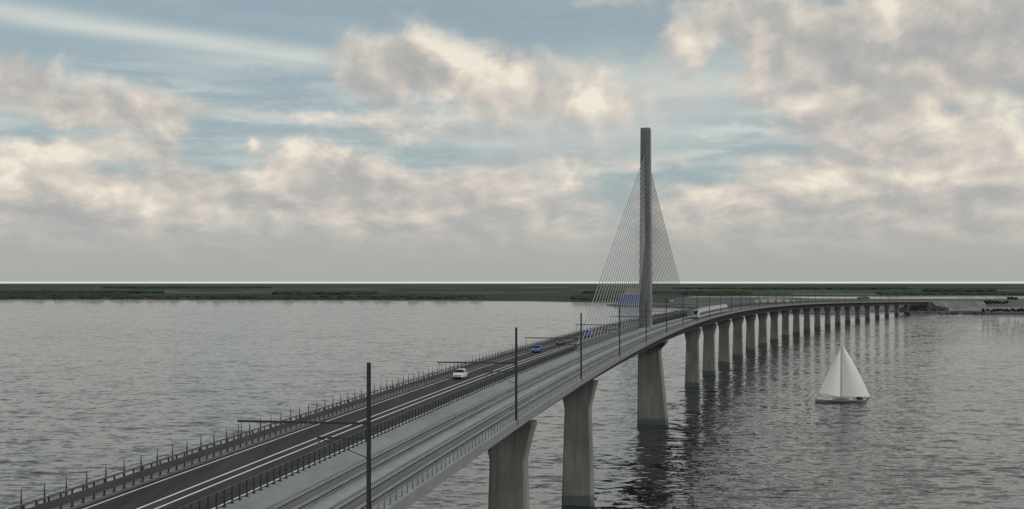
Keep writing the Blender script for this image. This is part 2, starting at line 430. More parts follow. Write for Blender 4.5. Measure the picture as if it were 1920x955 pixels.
# ------------------------------------------------------------------ catenary masts
HP = 11.0
UMA = UR - .02
def hbeam(w, d, t): return [(-w, -d), (w, -d), (w, -d + t), (t / 2, -d + t), (t / 2, d - t), (w, d - t), (w, d), (-w, d), (-w, d - t), (-t / 2, d - t), (-t / 2, -d + t), (-w, -d + t)]
def make_mast():
    t = empty('catenary_mast')
    mb = MB(); mb.loft([[(x, y, z) for x, y in hbeam(.125 * k, .14 * k, .03)] for z, k in ((-1.15, 1.05), (HP, .92))])
    mb.build('pole', M['mast'], t)
    MB().box((.02, 0, -.35), (.42, .5, .5)).build('base_bracket', M['mast'], t)
    MB().box((-4.9, 0, 6.75), (9.5, .12, .15)).build('upper_arm', M['mast'], t)
    MB().tube((-9.35, 0, 6.65), (-9.4, 0, 5.25), .028).build('dropper', M['mast'], t)
    MB().box((-1.95, 0, 5.7), (3.6, .10, .11)).build('lower_arm', M['mast'], t)
    MB().tube((-.1, 0, 4.35), (-3.5, 0, 5.62), .035).build('brace', M['mast'], t)
    mb = MB()
    for k in range(5): mb.tube((-3.62, 0, 5.5 - .1 * k), (-3.62, 0, 5.42 - .1 * k), .07, .05, 8)
    mb.build('insulator', M['kerb'], t)
    return t
mast_labels = ['nearest and tallest catenary mast, standing in the foreground at the bridge edge',
               'second catenary mast from the front, its long arm reaching over the white car',
               'third catenary mast from the front, rising where the stay cables start',
               'fourth catenary mast from the front, in front of the left stay cables',
               'catenary mast directly in front of the concrete pylon',
               'first catenary mast to the right of the pylon',
               'second catenary mast to the right of the pylon, just left of the train',
               'catenary mast beside the front end of the white train',
               'catenary mast beside the middle of the white train',
               'catenary mast beside the rear of the white train']
proto = make_mast()
for i in range(36):
    s = 86.42 + 61.019 * i
    if i == 0: t = proto
    else:
        t = link(proto.copy())
        for ch in list(proto.children):
            c = link(ch.copy()); c.parent = t
    p = P(s, UMA, 0); t.location = p; t.rotation_euler = (0, 0, -head(s))
    tag(t, mast_labels[i] if i < len(mast_labels) else 'small distant catenary mast on the curved bridge beyond the train', 'catenary mast', 'catenary masts along the right edge of the bridge')

# ------------------------------------------------------------------ cars
def car(name, label, paint, s, u, kind='hatch', facing=-1):
    """facing -1: comes towards the camera"""
    if kind == 'hatch': Lh, Wh, top = 2.15, .90, [(-2.15, .62), (-2.05, .74), (-1.3, .93), (-1.02, .98), (-.15, 1.50), (.35, 1.58), (1.2, 1.54), (1.75, 1.24), (2.0, .98), (2.12, .85)]; ws, side, rw = (-.95, -.2), (-.35, 1.45), (1.35, 1.9)
    elif kind == 'saloon': Lh, Wh, top = 2.3, .91, [(-2.3, .6), (-2.2, .72), (-1.35, .92), (-1.05, .96), (-.2, 1.38), (.3, 1.44), (.9, 1.38), (1.55, 1.0), (2.1, .96), (2.26, .82)]; ws, side, rw = (-.98, -.25), (-.4, 1.05), (.95, 1.5)
    else: Lh, Wh, top = 2.5, .98, [(-2.5, .7), (-2.42, .95), (-1.85, 1.15), (-1.65, 1.2), (-1.0, 1.86), (-.6, 1.95), (1.5, 1.97), (2.35, 1.93), (2.45, 1.8), (2.49, 1.2)]; ws, side, rw = (-1.6, -1.05), (-1.0, -.1), (2.36, 2.44)
    zb0 = .92 if kind != 'van' else 1.15
    ys = [t[0] for t in top]; zs = [t[1] for t in top]
    def ring_half(y):
        zt = float(np.interp(y, ys, zs)); e = abs(y) / Lh
        W = Wh * (1 - .16 * max(0, (e - .72) / .28) ** 2)
        zb = min(zb0, zt - .05); f = min(1, max(0, (zt - zb) / .45)); lo = .22 + .1 * max(0, (e - .85) / .15)
        tf = .94 - (.22 if kind != 'van' else .12) * f
        return [(.93 * W, lo), (W, .48), (.985 * W, zb), (W * (.985 + tf) / 2 + .02, (zb + zt) / 2), (W * tf, zt - .045), (W * tf * .72, zt), (W * tf * .35, zt + .012), (0, zt + .016)]
    def Sf(y, a):       # a in -1..1 over the top
        h = ring_half(y); k = (1 - abs(a)) * (len(h) - 1); i = min(len(h) - 2, int(k)); q = k - i
        x = h[i][0] + (h[i + 1][0] - h[i][0]) * q; z = h[i][1] + (h[i + 1][1] - h[i][1]) * q
        return Vector((math.copysign(x, a) if a else 0, y, z))
    t = empty(name, P(s, u, .006)); t.rotation_euler = (0, 0, -head(s) + (0 if facing < 0 else math.pi))
    yy = sorted(set(ys + list(np.linspace(-Lh, Lh * .985, 24))))
    mb = MB(); rings = []
    for y in yy:
        h = ring_half(y); rings.append([(x, y, z) for x, z in h] + [(-x, y, z) for x, z in reversed(h[:-1])])
    mb.loft(rings); body = mb.build('body', paint, t); smooth_by_angle(body, 50)
    def patch(name, y0, y1, a0, a1, m, par=t, off=.012, ny=5, na=5):
        mb = MB(); vs = []
        for i in range(ny):
            for j in range(na):
                y = y0 + (y1 - y0) * i / (ny - 1); a = a0 + (a1 - a0) * j / (na - 1)
                p = Sf(y, a); c = Vector((0, y, .6)); n = (p - c); n.y = 0; n = n.normalized() if n.length else Vector((0, 0, 1))
                vs.append(p + n * off)
        mb.add(vs, [(i * na + j, i * na + j + 1, (i + 1) * na + j + 1, (i + 1) * na + j) for i in range(ny - 1) for j in range(na - 1)])
        return mb.build(name, m, par)
    patch('windscreen', ws[0], ws[1], -.44, .44, M['glass'], ny=6, na=9, off=.014)
    patch('rear_window', rw[0], rw[1], -.42, .42, M['glass'], ny=4, na=9, off=.014)
    mid = (side[0] + side[1]) / 2
    for sg in (-1, 1):
        for q0, q1 in (((side[0], mid - .05), (mid + .05, side[1])) if kind != 'van' else ((side[0], side[1]),)):
            patch('side_window', q0, q1, sg * .70, sg * .47, M['glass'])
        hl = patch('headlight', -Lh + .05, -Lh + .42, sg * .69, sg * .58, M['lamp'], off=.015)
        MB().box((sg * (Wh * .62), -Lh + .03, .66 if kind != 'van' else .78), (.36, .1, .15)).build('headlight', M['lamp'], t)
        MB().box((sg * (Wh * .70), Lh - .06, .86), (.2, .12, .24)).build('tail_light', M['redlamp'], t)
        MB().box((sg * (Wh + .09), ws[0] + .3, zb0 + .06), (.2, .12, .14)).build('mirror', paint, t)
    MB().box((0, -Lh - .002, .60 if kind != 'van' else .72), (.74, .06, .13)).build('grille', M['trim'], t)
    MB().box((0, -Lh + .0, .34), (1.35, .09, .15)).build('air_intake', M['trim'], t)
    MB().box((0, -Lh - .03, .46), (.5, .05, .11)).build('number_plate', M['plate'], t)
    for sx in (-1, 1):
        for y in (-Lh + .82, Lh - .85):
            w = MB().tube((sx * (Wh - .19), y, .32), (sx * (Wh + .012), y, .32), .32, n=20).build('wheel', M['tyre'], t)
            MB().tube((sx * (Wh + .0), y, .32), (sx * (Wh + .022), y, .32), .2, n=14).build('rim', M['rim'], w)
    tag(t, label, 'car' if kind != 'van' else 'van', 'vehicles on the bridge road')
    return t
LANE, LANE2 = -9.85, -4.3
def s_at(px, u):     # chainage where the lane crosses image column px
    ss = np.arange(60, 2200, .5)
    xs = np.array([960 + F * P(float(s), u).x / P(float(s), u).y for s in ss[::20]])
    return float(np.interp(px, xs, ss[::20]))
car('car', 'white hatchback driving toward the viewer in the left lane', M['white_paint'], s_at(863, LANE), LANE, 'hatch')
car('car', 'bright blue car behind the white hatchback in the left lane', M['blue_paint'], s_at(1007, LANE), LANE, 'hatch')
car('car', 'black car beyond the bright blue car, left lane', M['black_paint'], s_at(1052, LANE), LANE, 'saloon')
car('van', 'blue van where the first stay cables meet the deck', M['blue_paint'], s_at(1102, LANE), LANE, 'van')
car('car', 'navy blue car just right of the pylon foot on the road', M['navy_paint'], s_at(1233, LANE2), LANE2, 'saloon', 1)
car('van', 'small distant blue van on the road left of the white train', M['blue_paint'], s_at(1270, LANE), LANE, 'van')
car('car', 'small distant blue car on the road nearest the front of the white train', M['blue_paint'], s_at(1293, LANE), LANE, 'hatch')

# ------------------------------------------------------------------ train
def train(s_front, u, ncar=6, Lc=25.0):
    t = empty('passenger_train', P(s_front, u, .24)); org = t.location.copy()
    tag(t, 'white passenger train with dark window band on the right track beyond the pylon', 'train')
    def sec(w, zlo, zhi, k=1):
        return [(-w, zlo), (-w * 1.02, zlo + .6), (-w, zlo + (zhi - zlo) * .72), (-w * .86, zhi - .35), (-w * .5, zhi - .06), (0, zhi), (w * .5, zhi - .06), (w * .86, zhi - .35), (w, zlo + (zhi - zlo) * .72), (w * 1.02, zlo + .6), (w, zlo)]
    def pt(mb, name, m, par, sm=False):
        mb.v = [tuple(Vector(v) - org) for v in mb.v]; o = mb.build(name, m, par)
        if sm: smooth_by_angle(o, 50)
        return o
    for c in range(ncar):
        a = s_front + c * (Lc + .8); b = a + Lc
        st = []
        if c == 0: st = [(a, .62, .55, 1.9), (a + .5, .84, .5, 2.75), (a + 1.4, .95, .5, 3.5), (a + 2.6, 1, .5, 4.0)]
        else: st = [(a, 1, .5, 4.0)]
        st += [(a + Lc * q, 1, .5, 4.0) for q in (.3, .5, .7, .9)]
        st += [(b - 2.4, 1, .5, 4.0), (b - 1.2, .95, .5, 3.5), (b, .62, .55, 1.9)] if c == ncar - 1 else [(b, 1, .5, 4.0)]
        mb = MB(); mb.loft([[P(s, u + x, z + .24) for x, z in sec(1.45 * k, lo, hi)] for s, k, lo, hi in st])
        body = pt(mb, 'carriage', M['train_white'], t, True)
        i0, i1 = (a + 3.2, b - .6) if c == 0 else (a + .6, b - (3.2 if c == ncar - 1 else .6))
        for sg in (-1, 1):
            mb = MB(); x = sg * 1.475
            n = 9
            for k in range(n):
                q0 = i0 + (i1 - i0) * (k + .1) / n; q1 = i0 + (i1 - i0) * (k + .9) / n
                mb.add([P(q0, u + x, 1.75), P(q1, u + x, 1.75), P(q1, u + x * .99, 2.75), P(q0, u + x * .99, 2.75)], [(0, 1, 2, 3)])
            pt(mb, 'window_band', M['glass'], body)
        mb = MB(); sweep(mb, [(u - 1.0, 4.16), (u + 1.0, 4.16), (u + .9, 4.34), (u - .9, 4.34)], i0, i1, 5); pt(mb, 'roof_equipment', M['train_grey'], body)
        mb = MB(); sweep(mb, rect(u, .3, 2.3, .5), a + 2, b - 2, 5); pt(mb, 'underframe', M['train_under'], body)
        if c == 0:
            mb = MB(); q = []
            for s, hw, z in ((a - .0, .5, 1.9), (a + .42, .92, 2.72), (a + 1.3, 1.12, 3.48)): q += [P(s - .04, u - hw, z + .26), P(s - .04, u + hw, z + .26)]
            mb.add(q, [(0, 1, 3, 2), (2, 3, 5, 4)]); pt(mb, 'cab_window', M['glass'], body)
            for sg in (-1, 1):
                mb = MB(); mb.box(P(a - .03, u + sg * .6, 1.45), (.3, .12, .22)); pt(mb, 'headlight', M['lamp'], body)
train(s_at(1304, 7.55), 7.55, 6)

# ------------------------------------------------------------------ water
def water_material():
    m = bpy.data.materials.new('sea_water'); m.use_nodes = True
    nt = m.node_tree; N = nt.nodes.new; L = nt.links.new; b = nt.nodes['Principled BSDF']
    b.inputs['Base Color'].default_value = (.018, .022, .022, 1); b.inputs['Roughness'].default_value = .04; b.inputs['IOR'].default_value = 1.333
    geo = N('ShaderNodeNewGeometry')
    def noise(scale, stretch, det, rough=.5, rot=0, dist=0):
        mp = N('ShaderNodeMapping'); mp.inputs['Scale'].default_value = stretch; mp.inputs['Rotation'].default_value = (0, 0, rot); L(geo.outputs['Position'], mp.inputs['Vector'])
        n = N('ShaderNodeTexNoise'); n.inputs['Scale'].default_value = scale; n.inputs['Detail'].default_value = det; n.inputs['Roughness'].default_value = rough; n.inputs['Distortion'].default_value = dist
        L(mp.outputs[0], n.inputs['Vector']); return n.outputs['Fac']
    def ma(op, a, c):
        q = N('ShaderNodeMath'); q.operation = op
        for k, v in ((0, a), (1, c)):
            if isinstance(v, (int, float)): q.inputs[k].default_value = v
            else: L(v, q.inputs[k])
        return q.outputs[0]
    def rg(v, lo, hi, c0, c1):
        q = N('ShaderNodeMapRange'); q.interpolation_type = 'SMOOTHSTEP'
        for k, x in enumerate((lo, hi, c0, c1)): q.inputs[k + 1].default_value = x
        L(v, q.inputs[0]); return q.outputs[0]
    def noise2(scale, stretch, det, rough, rot, dist):
        mp = N('ShaderNodeMapping'); mp.inputs['Scale'].default_value = stretch; mp.inputs['Rotation'].default_value = (0, 0, rot); L(geo.outputs['Position'], mp.inputs['Vector'])
        n = N('ShaderNodeTexNoise'); n.inputs['Scale'].default_value = scale; n.inputs['Detail'].default_value = det; n.inputs['Roughness'].default_value = rough; n.inputs['Distortion'].default_value = dist
        L(mp.outputs[0], n.inputs['Vector'])
        q = N('ShaderNodeVectorMath'); q.operation = 'MULTIPLY_ADD'; L(n.outputs['Color'], q.inputs[0]); q.inputs[1].default_value = (2, 2, 0); q.inputs[2].default_value = (-1, -1, 0)
        return q.outputs[0]
    def vmath(op, a, c):
        q = N('ShaderNodeVectorMath'); q.operation = op
        for k, v in ((0, a), (1, c)):
            if isinstance(v, tuple): q.inputs[k].default_value = v
            else: L(v, q.inputs[k])
        return q.outputs[0]
    def heavy(n, lin_, sq):      # mostly small slopes with now and then a steep face
        ab = N('ShaderNodeVectorMath'); ab.operation = 'ABSOLUTE'; L(n, ab.inputs[0])
        return vmath('ADD', vmath('MULTIPLY', n, (lin_, lin_, 0)), vmath('MULTIPLY', vmath('MULTIPLY', n, ab.outputs[0]), (sq, sq, 0)))
    s = heavy(noise2(.40, (.62, 1.2, 1), 2, .5, .12, .35), *WAVE[0])
    s = vmath('ADD', s, heavy(noise2(.12, (.62, 1.25, 1), 2, .5, -.15, .4), *WAVE[1]))
    s = vmath('ADD', s, heavy(noise2(.035, (.62, 1.2, 1), 3, .55, .08, .4), *WAVE[2]))
    s = vmath('ADD', s, heavy(noise2(1.3, (.7, 1.2, 1), 1, .5, .2, .2), *WAVE[3]))
    gr = N('ShaderNodeMapRange'); gr.inputs[1].default_value = .3; gr.inputs[2].default_value = .7; gr.inputs[3].default_value = .7; gr.inputs[4].default_value = 1.25; L(noise(.006, (.5, 1, 1), 4, .6, .2), gr.inputs[0])
    sc_ = N('ShaderNodeVectorMath'); sc_.operation = 'SCALE'; L(s, sc_.inputs[0]); L(gr.outputs[0], sc_.inputs['Scale'])
    nn = vmath('ADD', sc_.outputs[0], (0, 0, 1))
    no = N('ShaderNodeVectorMath'); no.operation = 'NORMALIZE'; L(nn, no.inputs[0]); L(no.outputs[0], b.inputs['Normal'])
    return m
WAVE = ((.09, 1.10), (.03, .60), (.008, .15), (.05, .25))
W0 = 90000
mb = MB(); mb.add([(-W0, -8000, 0), (W0, -8000, 0), (W0, W0, 0), (-W0, W0, 0)], [(0, 1, 2, 3)])
tag(mb.build('water', water_material()), 'grey rippled sea strait', kind='structure')

# ------------------------------------------------------------------ land
def G(px, py, z=1.5):
    d = (H - z) * F / (py - HZ); return ((px - 960) * d / F, d)
def jag(pts, step, amp, seed):
    r = random.Random(seed); out = []
    for i in range(len(pts) - 1):
        a, b = Vector(pts[i]), Vector(pts[i + 1]); n = max(1, int((b - a).length / step))
        for k in range(n):
            p = a.lerp(b, k / n); out.append((p.x + r.uniform(-amp, amp), p.y + r.uniform(-amp, amp)) if k else (p.x, p.y))
    out.append(tuple(pts[-1])); return out
def sheet(name, front, back, m, z, label, skirt=True, step=60, amp=14, seed=1):
    fr = jag(front, step, amp, seed); poly = fr + list(back)
    bm = bmesh.new(); vs = [bm.verts.new((x, y, z)) for x, y in poly]; f = bm.faces.new(vs)
    if skirt:
        lo = [bm.verts.new((x, y - 3, -.6)) for x, y in fr]
        for i in range(len(fr) - 1): bm.faces.new((vs[i], vs[i + 1], lo[i + 1], lo[i]))
    f.normal_update()
    if f.normal.z < 0: f.normal_flip()
    bmesh.ops.triangulate(bm, faces=[f])
    me = bpy.data.meshes.new(name); bm.to_mesh(me); bm.free(); me.materials.append(m)
    return tag(link(bpy.data.objects.new(name, me)), label, kind='structure')
def land_material():
    m = bpy.data.materials.new('farmland'); m.use_nodes = True
    nt = m.node_tree; N = nt.nodes.new; L = nt.links.new; b = nt.nodes['Principled BSDF']
    b.inputs['Roughness'].default_value = .95; b.inputs['Specular IOR Level'].default_value = .1
    geo = N('ShaderNodeNewGeometry')
    mp = N('ShaderNodeMapping'); mp.inputs['Scale'].default_value = (1, .55, 1); L(geo.outputs['Position'], mp.inputs['Vector'])
    v = N('ShaderNodeTexVoronoi'); v.inputs['Scale'].default_value = .0016; L(mp.outputs[0], v.inputs['Vector'])
    r = N('ShaderNodeValToRGB'); r.color_ramp.interpolation = 'LINEAR'
    el = r.color_ramp.elements
    el[0].position = 0; el[0].color = (.030, .048, .030, 1); el[1].position = 1; el[1].color = (.19, .185, .175, 1)
    for p, c in ((.35, (.036, .058, .036, 1)), (.55, (.062, .082, .058, 1)), (.72, (.12, .12, .11, 1))):
        e = el.new(p); e.color = c
    sp = N('ShaderNodeSeparateColor'); L(v.outputs['Color'], sp.inputs[0])
    n = N('ShaderNodeTexNoise'); n.inputs['Scale'].default_value = .0011; n.inputs['Detail'].default_value = 7; n.inputs['Roughness'].default_value = .6; L(mp.outputs[0], n.inputs['Vector'])
    ad = N('ShaderNodeMath'); ad.operation = 'MULTIPLY_ADD'; L(sp.outputs[0], ad.inputs[0]); ad.inputs[1].default_value = .55
    sub = N('ShaderNodeMapRange'); sub.inputs[1].default_value = .3; sub.inputs[2].default_value = .7; sub.inputs[3].default_value = -.3; sub.inputs[4].default_value = .50; L(n.outputs['Fac'], sub.inputs[0])
    L(sub.outputs[0], ad.inputs[2]); L(ad.outputs[0], r.inputs['Fac'])
    L(r.outputs[0], b.inputs['Base Color'])
    return m
M['land'] = land_material()
LW = 80000
front = [(-40000, 3300)] + [G(*p) for p in ((-1200, 559.5), (0, 561.3), (300, 561.6), (700, 562.2), (1000, 563.5), (1100, 565.5), (1180, 566.5), (1252, 566.5), (1262, 558.5), (1300, 554.8), (1600, 555.2), (1920, 554.6), (3500, 553.5))] + [(40000, 5000)]
sheet('land', front, [(LW, LW), (-LW, LW)], M['land'], 1.5, 'flat dark green far shore to the horizon', step=90, amp=22)
front = [G(*p, 1.8) for p in ((1138, 571.5), (1160, 573.6), (1200, 574.8), (1262, 575.2), (1300, 577), (1400, 581.5), (1500, 586.5), (1560, 588), (1622, 588), (1632, 583.5), (1700, 583.5), (1706, 590), (1740, 590), (1762, 587.5), (1830, 587), (1920, 588), (2600, 592))]
back = [G(*p, 1.8) for p in ((2600, 559.5), (1920, 559.8), (1700, 560.3), (1520, 559.6), (1480, 557.6), (1268, 557.6), (1258, 567.5), (1200, 569.2), (1140, 569.6))]
sheet('harbour_ground', front, back, M['harbour'], 1.8, 'grey paved harbour spit', step=40, amp=5)
# pale yards and quay on the right
def flat(name, pts, m, z, label, step=30, amp=5):
    p = [G(*q, z) for q in pts]; return sheet(name, p + [p[0]], [], m, z, label, skirt=False, step=step, amp=amp, seed=len(pts))
def flat2(name, pts, m, z, label):
    me = bpy.data.meshes.new(name); ps = [G(*q, z) for q in pts]
    me.from_pydata([(x, y, z) for x, y in ps], [], [tuple(range(len(ps)))]); me.materials.append(m); me.update()
    if me.polygons[0].normal.z < 0: me.flip_normals()
    return tag(link(bpy.data.objects.new(name, me)), label, kind='structure')
flat2('gravel_yard', ((1742, 566.2), (1846, 566.2), (1848, 572.6), (1812, 574), (1766, 577)), M['yard'], 1.9, 'pale gravel yard beside the bridge end')
flat2('quay_paving', ((1716, 583.3), (1716, 578), (1800, 576.8), (2200, 575), (2200, 583), (1920, 582.4)), M['quay'], 1.94, 'pale quay apron on the right shore')

# embankment behind the abutment
mb = MB()
n = 26; rings = []
for i in range(n + 1):
    s = S1 + 6 + (SR1 - S1 - 6) * i / n; z = deckz(s) - .1; w = max(4, z * 1.25) 
    rings.append([P(s, UR + 1 + w, -deckz(s)), P(s, UR + 1, -.1), P(s, UL - 1, -.1), P(s, UL - 1 - w, -deckz(s))])
mb.loft(rings)
tag(mb.build('embankment', M['bank']), 'pale gravel embankment carrying the road off the bridge', kind='structure')
mb = MB(); rr = random.Random(3)
base = P(S1 + 2, -2, -deckz(S1))
for k in range(620):
    if k < 420:
        ch = rr.uniform(-34, 16); q = rr.uniform(-1, 1); p = P(S1 + ch, q * 40 - 2, 0); zt = max(.2, min(deckz(S1) - 2.0, (ch + 30) * .28)) * (1 if ch > -30 else 0) * (1 - abs(q) * .55)
        z0 = zt + rr.uniform(-.4, .7)
    else:
        px = rr.uniform(1702, 1850); x_, y_ = G(px, rr.uniform(587.0, 589.6) if px > 1745 else rr.uniform(588.5, 590.4), .5); p = Vector((x_, y_, 0)); z0 = rr.uniform(.1, 2.2)
    h = rr.uniform(.8, 2.6)
    mb.box((p.x, p.y, z0), (h * 1.6, h * 1.5, h * 1.2), Matrix.Rotation(rr.uniform(0, 3), 3, Vector((rr.uniform(-1, 1), rr.uniform(-1, 1), 1)).normalized()))
tag(mb.build('rock_armour', M['stone']), 'grey boulders piled round the bridge abutment', 'rocks', kind='stuff')

# ------------------------------------------------------------------ harbour buildings
def shed(name, label, cat, px, py, w, l, h, wall, roofm, rz=0, ridge=2.5, doors=2, group=None):
    x, y = G(px, py, 1.9); t = empty(name, (x, y, 1.85), rz); tag(t, label, cat, group)
    MB().box((0, 0, h / 2), (w, l, h)).build('wall', wall, t)
    mb = MB(); o = .6
    mb.loft([[(-w / 2 - o, yy, h - .05), (0, yy, h + ridge), (w / 2 + o, yy, h - .05), (0, yy, h - .35)] for yy in (-l / 2 - o, l / 2 + o)])
    mb.build('roof', roofm, t)
    for k in range(doors):
        xx = -w / 2 + w * (k + .5) / doors
        MB().box((xx, -l / 2 - .03, min(5, h * .6) / 2), (min(6, w / doors * .55), .12, min(5, h * .6))).build('door', M['roof'], t)
    mb = MB()
    for k in range(doors * 3):
        xx = -w / 2 + w * (k + .5) / (doors * 3); mb.box((xx, -l / 2 - .02, h * .78), (w / (doors * 5), .08, 1.2))
    mb.build('window_row', M['glass'], t)
    return t
shed('warehouse', 'tall bright blue warehouse on the far quay left of the pylon', 'warehouse', 1184, 568.8, 46, 60, 21, M['blue_clad'], M['grey_clad'], 0, 4.5, 3)
shed('silo_building', 'pale grey storage building rising behind the blue warehouse', 'storage building', 1187, 566.8, 34, 40, 34, M['grey_clad'], M['grey_clad'], .05, 2, 2)
shed('shed', 'low blue shed at the left end of the blue warehouse', 'shed', 1166, 569.2, 16, 30, 12, M['blue_clad'], M['roof'], 0, 2, 1)
shed('hall', 'dark low hall with a rounded roof on the harbour behind the bridge end', 'hall', 1619, 562.4, 26, 40, 6.5, M['roof'], M['roof'], 0, 3, 2)
shed('shed', 'long pale shed on the grey harbour ground right of the train', 'shed', 1452, 566.6, 95, 30, 7, M['pale_clad'], M['pale_clad'], -.02, 2, 5)
shed('shed', 'small pale shed on the right-hand quay nearest the hedge', 'shed', 1798, 578.2, 14, 9, 3.5, M['pale_clad'], M['roof'], .1, 1.2, 1)
shed('shed', 'small grey shed beside the pale gravel yard', 'shed', 1826, 575.6, 18, 12, 4.5, M['grey_clad'], M['roof'], -.2, 1.5, 1)
# quay wall on the right shore
a, b_ = G(1742, 588.6, 0), G(1836, 587.3, 0)
mb = MB(); q = Vector((b_[0] - a[0], b_[1] - a[1], 0)); mb.box(((a[0] + b_[0]) / 2, (a[1] + b_[1]) / 2 - 3, .6), (q.length, 3, 4.6), Matrix.Rotation(math.atan2(q.y, q.x), 3, 'Z'))
tag(mb.build('quay_wall', M['quaywall']), 'dark quay wall at the waterline right of the bridge end', 'quay wall')
a, b_ = G(1150, 574.6, 0), G(1262, 575.8, 0)
mb = MB(); q = Vector((b_[0] - a[0], b_[1] - a[1], 0)); mb.box(((a[0] + b_[0]) / 2, (a[1] + b_[1]) / 2 - 3, .8), (q.length, 3, 4.0), Matrix.Rotation(math.atan2(q.y, q.x), 3, 'Z'))
tag(mb.build('quay_wall', M['quaywall']), 'dark quay wall below the blue warehouse', 'quay wall')

# ------------------------------------------------------------------ vegetation
def clumps(mb, c, rx, ry, rz, n, sz, r):
    for k in range(n):
        while True:
            p = Vector((r.uniform(-1, 1), r.uniform(-1, 1), r.uniform(-1, 1)))
            if p.length <= 1 and (p.length > .45 or r.random() < .3): break
        q = Vector((c[0] + p.x * rx, c[1] + p.y * ry, c[2] + p.z * rz)); s = sz * r.uniform(.6, 1.4)
        Rm = Quaternion((r.gauss(0, 1), r.gauss(0, 1), r.gauss(0, 1), r.gauss(0, 1))).normalized().to_matrix()
        vs = [q + Rm @ Vector(v) * s for v in ((-1, -.7, 0), (1, -.6, .15), (.7, .8, -.1), (-.6, .9, .2))]
        mb.add(vs, [(0, 1, 2, 3)])
def tree_mesh(seed):
    r = random.Random(seed); h = r.uniform(8, 12)
    tb = MB(); tb.tube((0, 0, -.3), (0, 0, h * .45), .35, .2, 7)
    for k in range(4):
        a = r.uniform(0, 6.3); tb.tube((0, 0, h * .3), (math.cos(a) * 2, math.sin(a) * 2, h * .62), .14, .05, 5)
    cb = MB()
    for k in range(6):
        a = r.uniform(0, 6.3); d = r.uniform(.4, 2.4)
        clumps(cb, (math.cos(a) * d, math.sin(a) * d, h * r.uniform(.45, .8)), r.uniform(1.8, 2.8), r.uniform(1.8, 2.8), r.uniform(1.4, 2.4), 80, .55, r)
    return tb.mesh('trunk', M['bark']), cb.mesh('crown', M['leaf'])
protos = [tree_mesh(k) for k in range(4)]
def trees(pts, label, group, seed):
    r = random.Random(seed)
    for px, py in pts:
        x, y = G(px, py, 1.8); t = empty('shore_tree', (x, y, 1.75), r.uniform(0, 6)); k = r.uniform(.8, 1.25) * (.7 if seed == 6 else 1); t.scale = (k, k, k)
        tr, cr = protos[r.randrange(4)]
        part('trunk', tr, t); part('crown', cr, t); tag(t, label, 'tree', group)
r = random.Random(5)
trees([(1848 + i * 3.6 + r.uniform(-1, 1), 573.2 - i * .12 + r.uniform(-.5, .5)) for i in range(12)], 'dark tree in the clump beyond the right-hand quay', 'trees in the clump behind the quay', 5)
trees([(1842 + i * 5.2 + r.uniform(-1.5, 1.5), 587.0 + i * .05 + r.uniform(-.3, .2)) for i in range(16)], 'green waterside tree on the right shore', 'trees along the right waterline', 6)
trees([(1890 + i * 3.2, 563.6 + r.uniform(-.2, .2)) for i in range(6)], 'tiny far tree behind the harbour road on the right', 'far trees by the harbour road', 8)
def wood(name, label, strips, n, seed):
    r = random.Random(seed); mb = MB()
    for px0, px1, py0, py1, hh in strips:
        for k in range(n):
            px = r.uniform(px0, px1); py = r.uniform(py0, py1); x, y = G(px, py, 1.5); w = y / 3700
            h = hh * r.uniform(.6, 1.15)
            R0 = r.uniform(9, 20) * w; m_ = 7
            vs = []; 
            for z, q in ((1.0, 1.0), (h * .6, .95), (h * .9, .6)):
                for j in range(m_):
                    a = 6.283 * j / m_; e = r.uniform(.8, 1.2)
                    vs.append((x + math.cos(a) * R0 * q * e, y + math.sin(a) * R0 * q * e, z * r.uniform(.9, 1.1)))
            vs.append((x, y, h))
            fs = [(i * m_ + j, i * m_ + (j + 1) % m_, (i + 1) * m_ + (j + 1) % m_, (i + 1) * m_ + j) for i in range(2) for j in range(m_)] + [(2 * m_ + j, 2 * m_ + (j + 1) % m_, 3 * m_) for j in range(m_)]
            mb.add(vs, fs)
    o = mb.build(name, M['wood']); tag(o, label, 'woodland', kind='stuff'); return o
wood('shore_woodland', 'dark strip of woodland along the far left shore', [(-150, 900, 556.5, 560.8, 9), (-150, 300, 549.5, 551, 14), (520, 700, 551, 552.5, 12), (1080, 1160, 558, 563, 9), (-150, 240, 553, 555.5, 10)], 420, 11)
wood('inland_woodland', 'dark far woods on the plain behind the harbour', [(1100, 1400, 549.5, 551, 12), (1270, 1700, 541.5, 543, 16), (1740, 1860, 543, 547.5, 14), (200, 500, 540, 541.2, 18), (1290, 1400, 552.4, 553.4, 9), (1650, 2000, 551, 553.4, 9)], 260, 12)

# ------------------------------------------------------------------ sailing boat
bx, by = G(1577, 754, 0)
boat = empty('sailing_boat', (bx, by, 0)); tag(boat, 'white-sailed yacht on the open water right of the bridge', 'sailboat')
by_ = by / F        # metres per photo pixel at the boat
Lb, Lf = 10.4, 10.8
mb = MB(); rings = []
for q in np.linspace(-1, 1, 17):
    x = q * (Lb if q > 0 else Lf); w = 1.85 * max(0.02, (1 - abs(q) ** 2.6)) ** .7 if q < 0 else 1.85 * (1 - .45 * q ** 2.2)
    sh = 1.0 + .25 * max(0, -q) ** 2
    rings.append([(x, -w, sh), (x, -w * .96, .55), (x, -w * .72, -.1), (x, 0, -.5), (x, w * .72, -.1), (x, w * .96, .55), (x, w, sh), (x, 0, sh + .06)])
mb.loft(rings); hull = mb.build('hull', M['hull'], boat); smooth_by_angle(hull, 40)
mb = MB(); mb.loft([[(x, -w, z0), (x, w, z0), (x, w * .8, z1), (x, -w * .8, z1)] for x, w, z0, z1 in ((-3.5, .7, 1.1, 1.3), (-2.5, .95, 1.1, 1.65), (2.6, 1.1, 1.1, 1.75), (3.2, 1.1, 1.1, 1.7))])
cab = mb.build('cabin', M['deckwood'], boat)
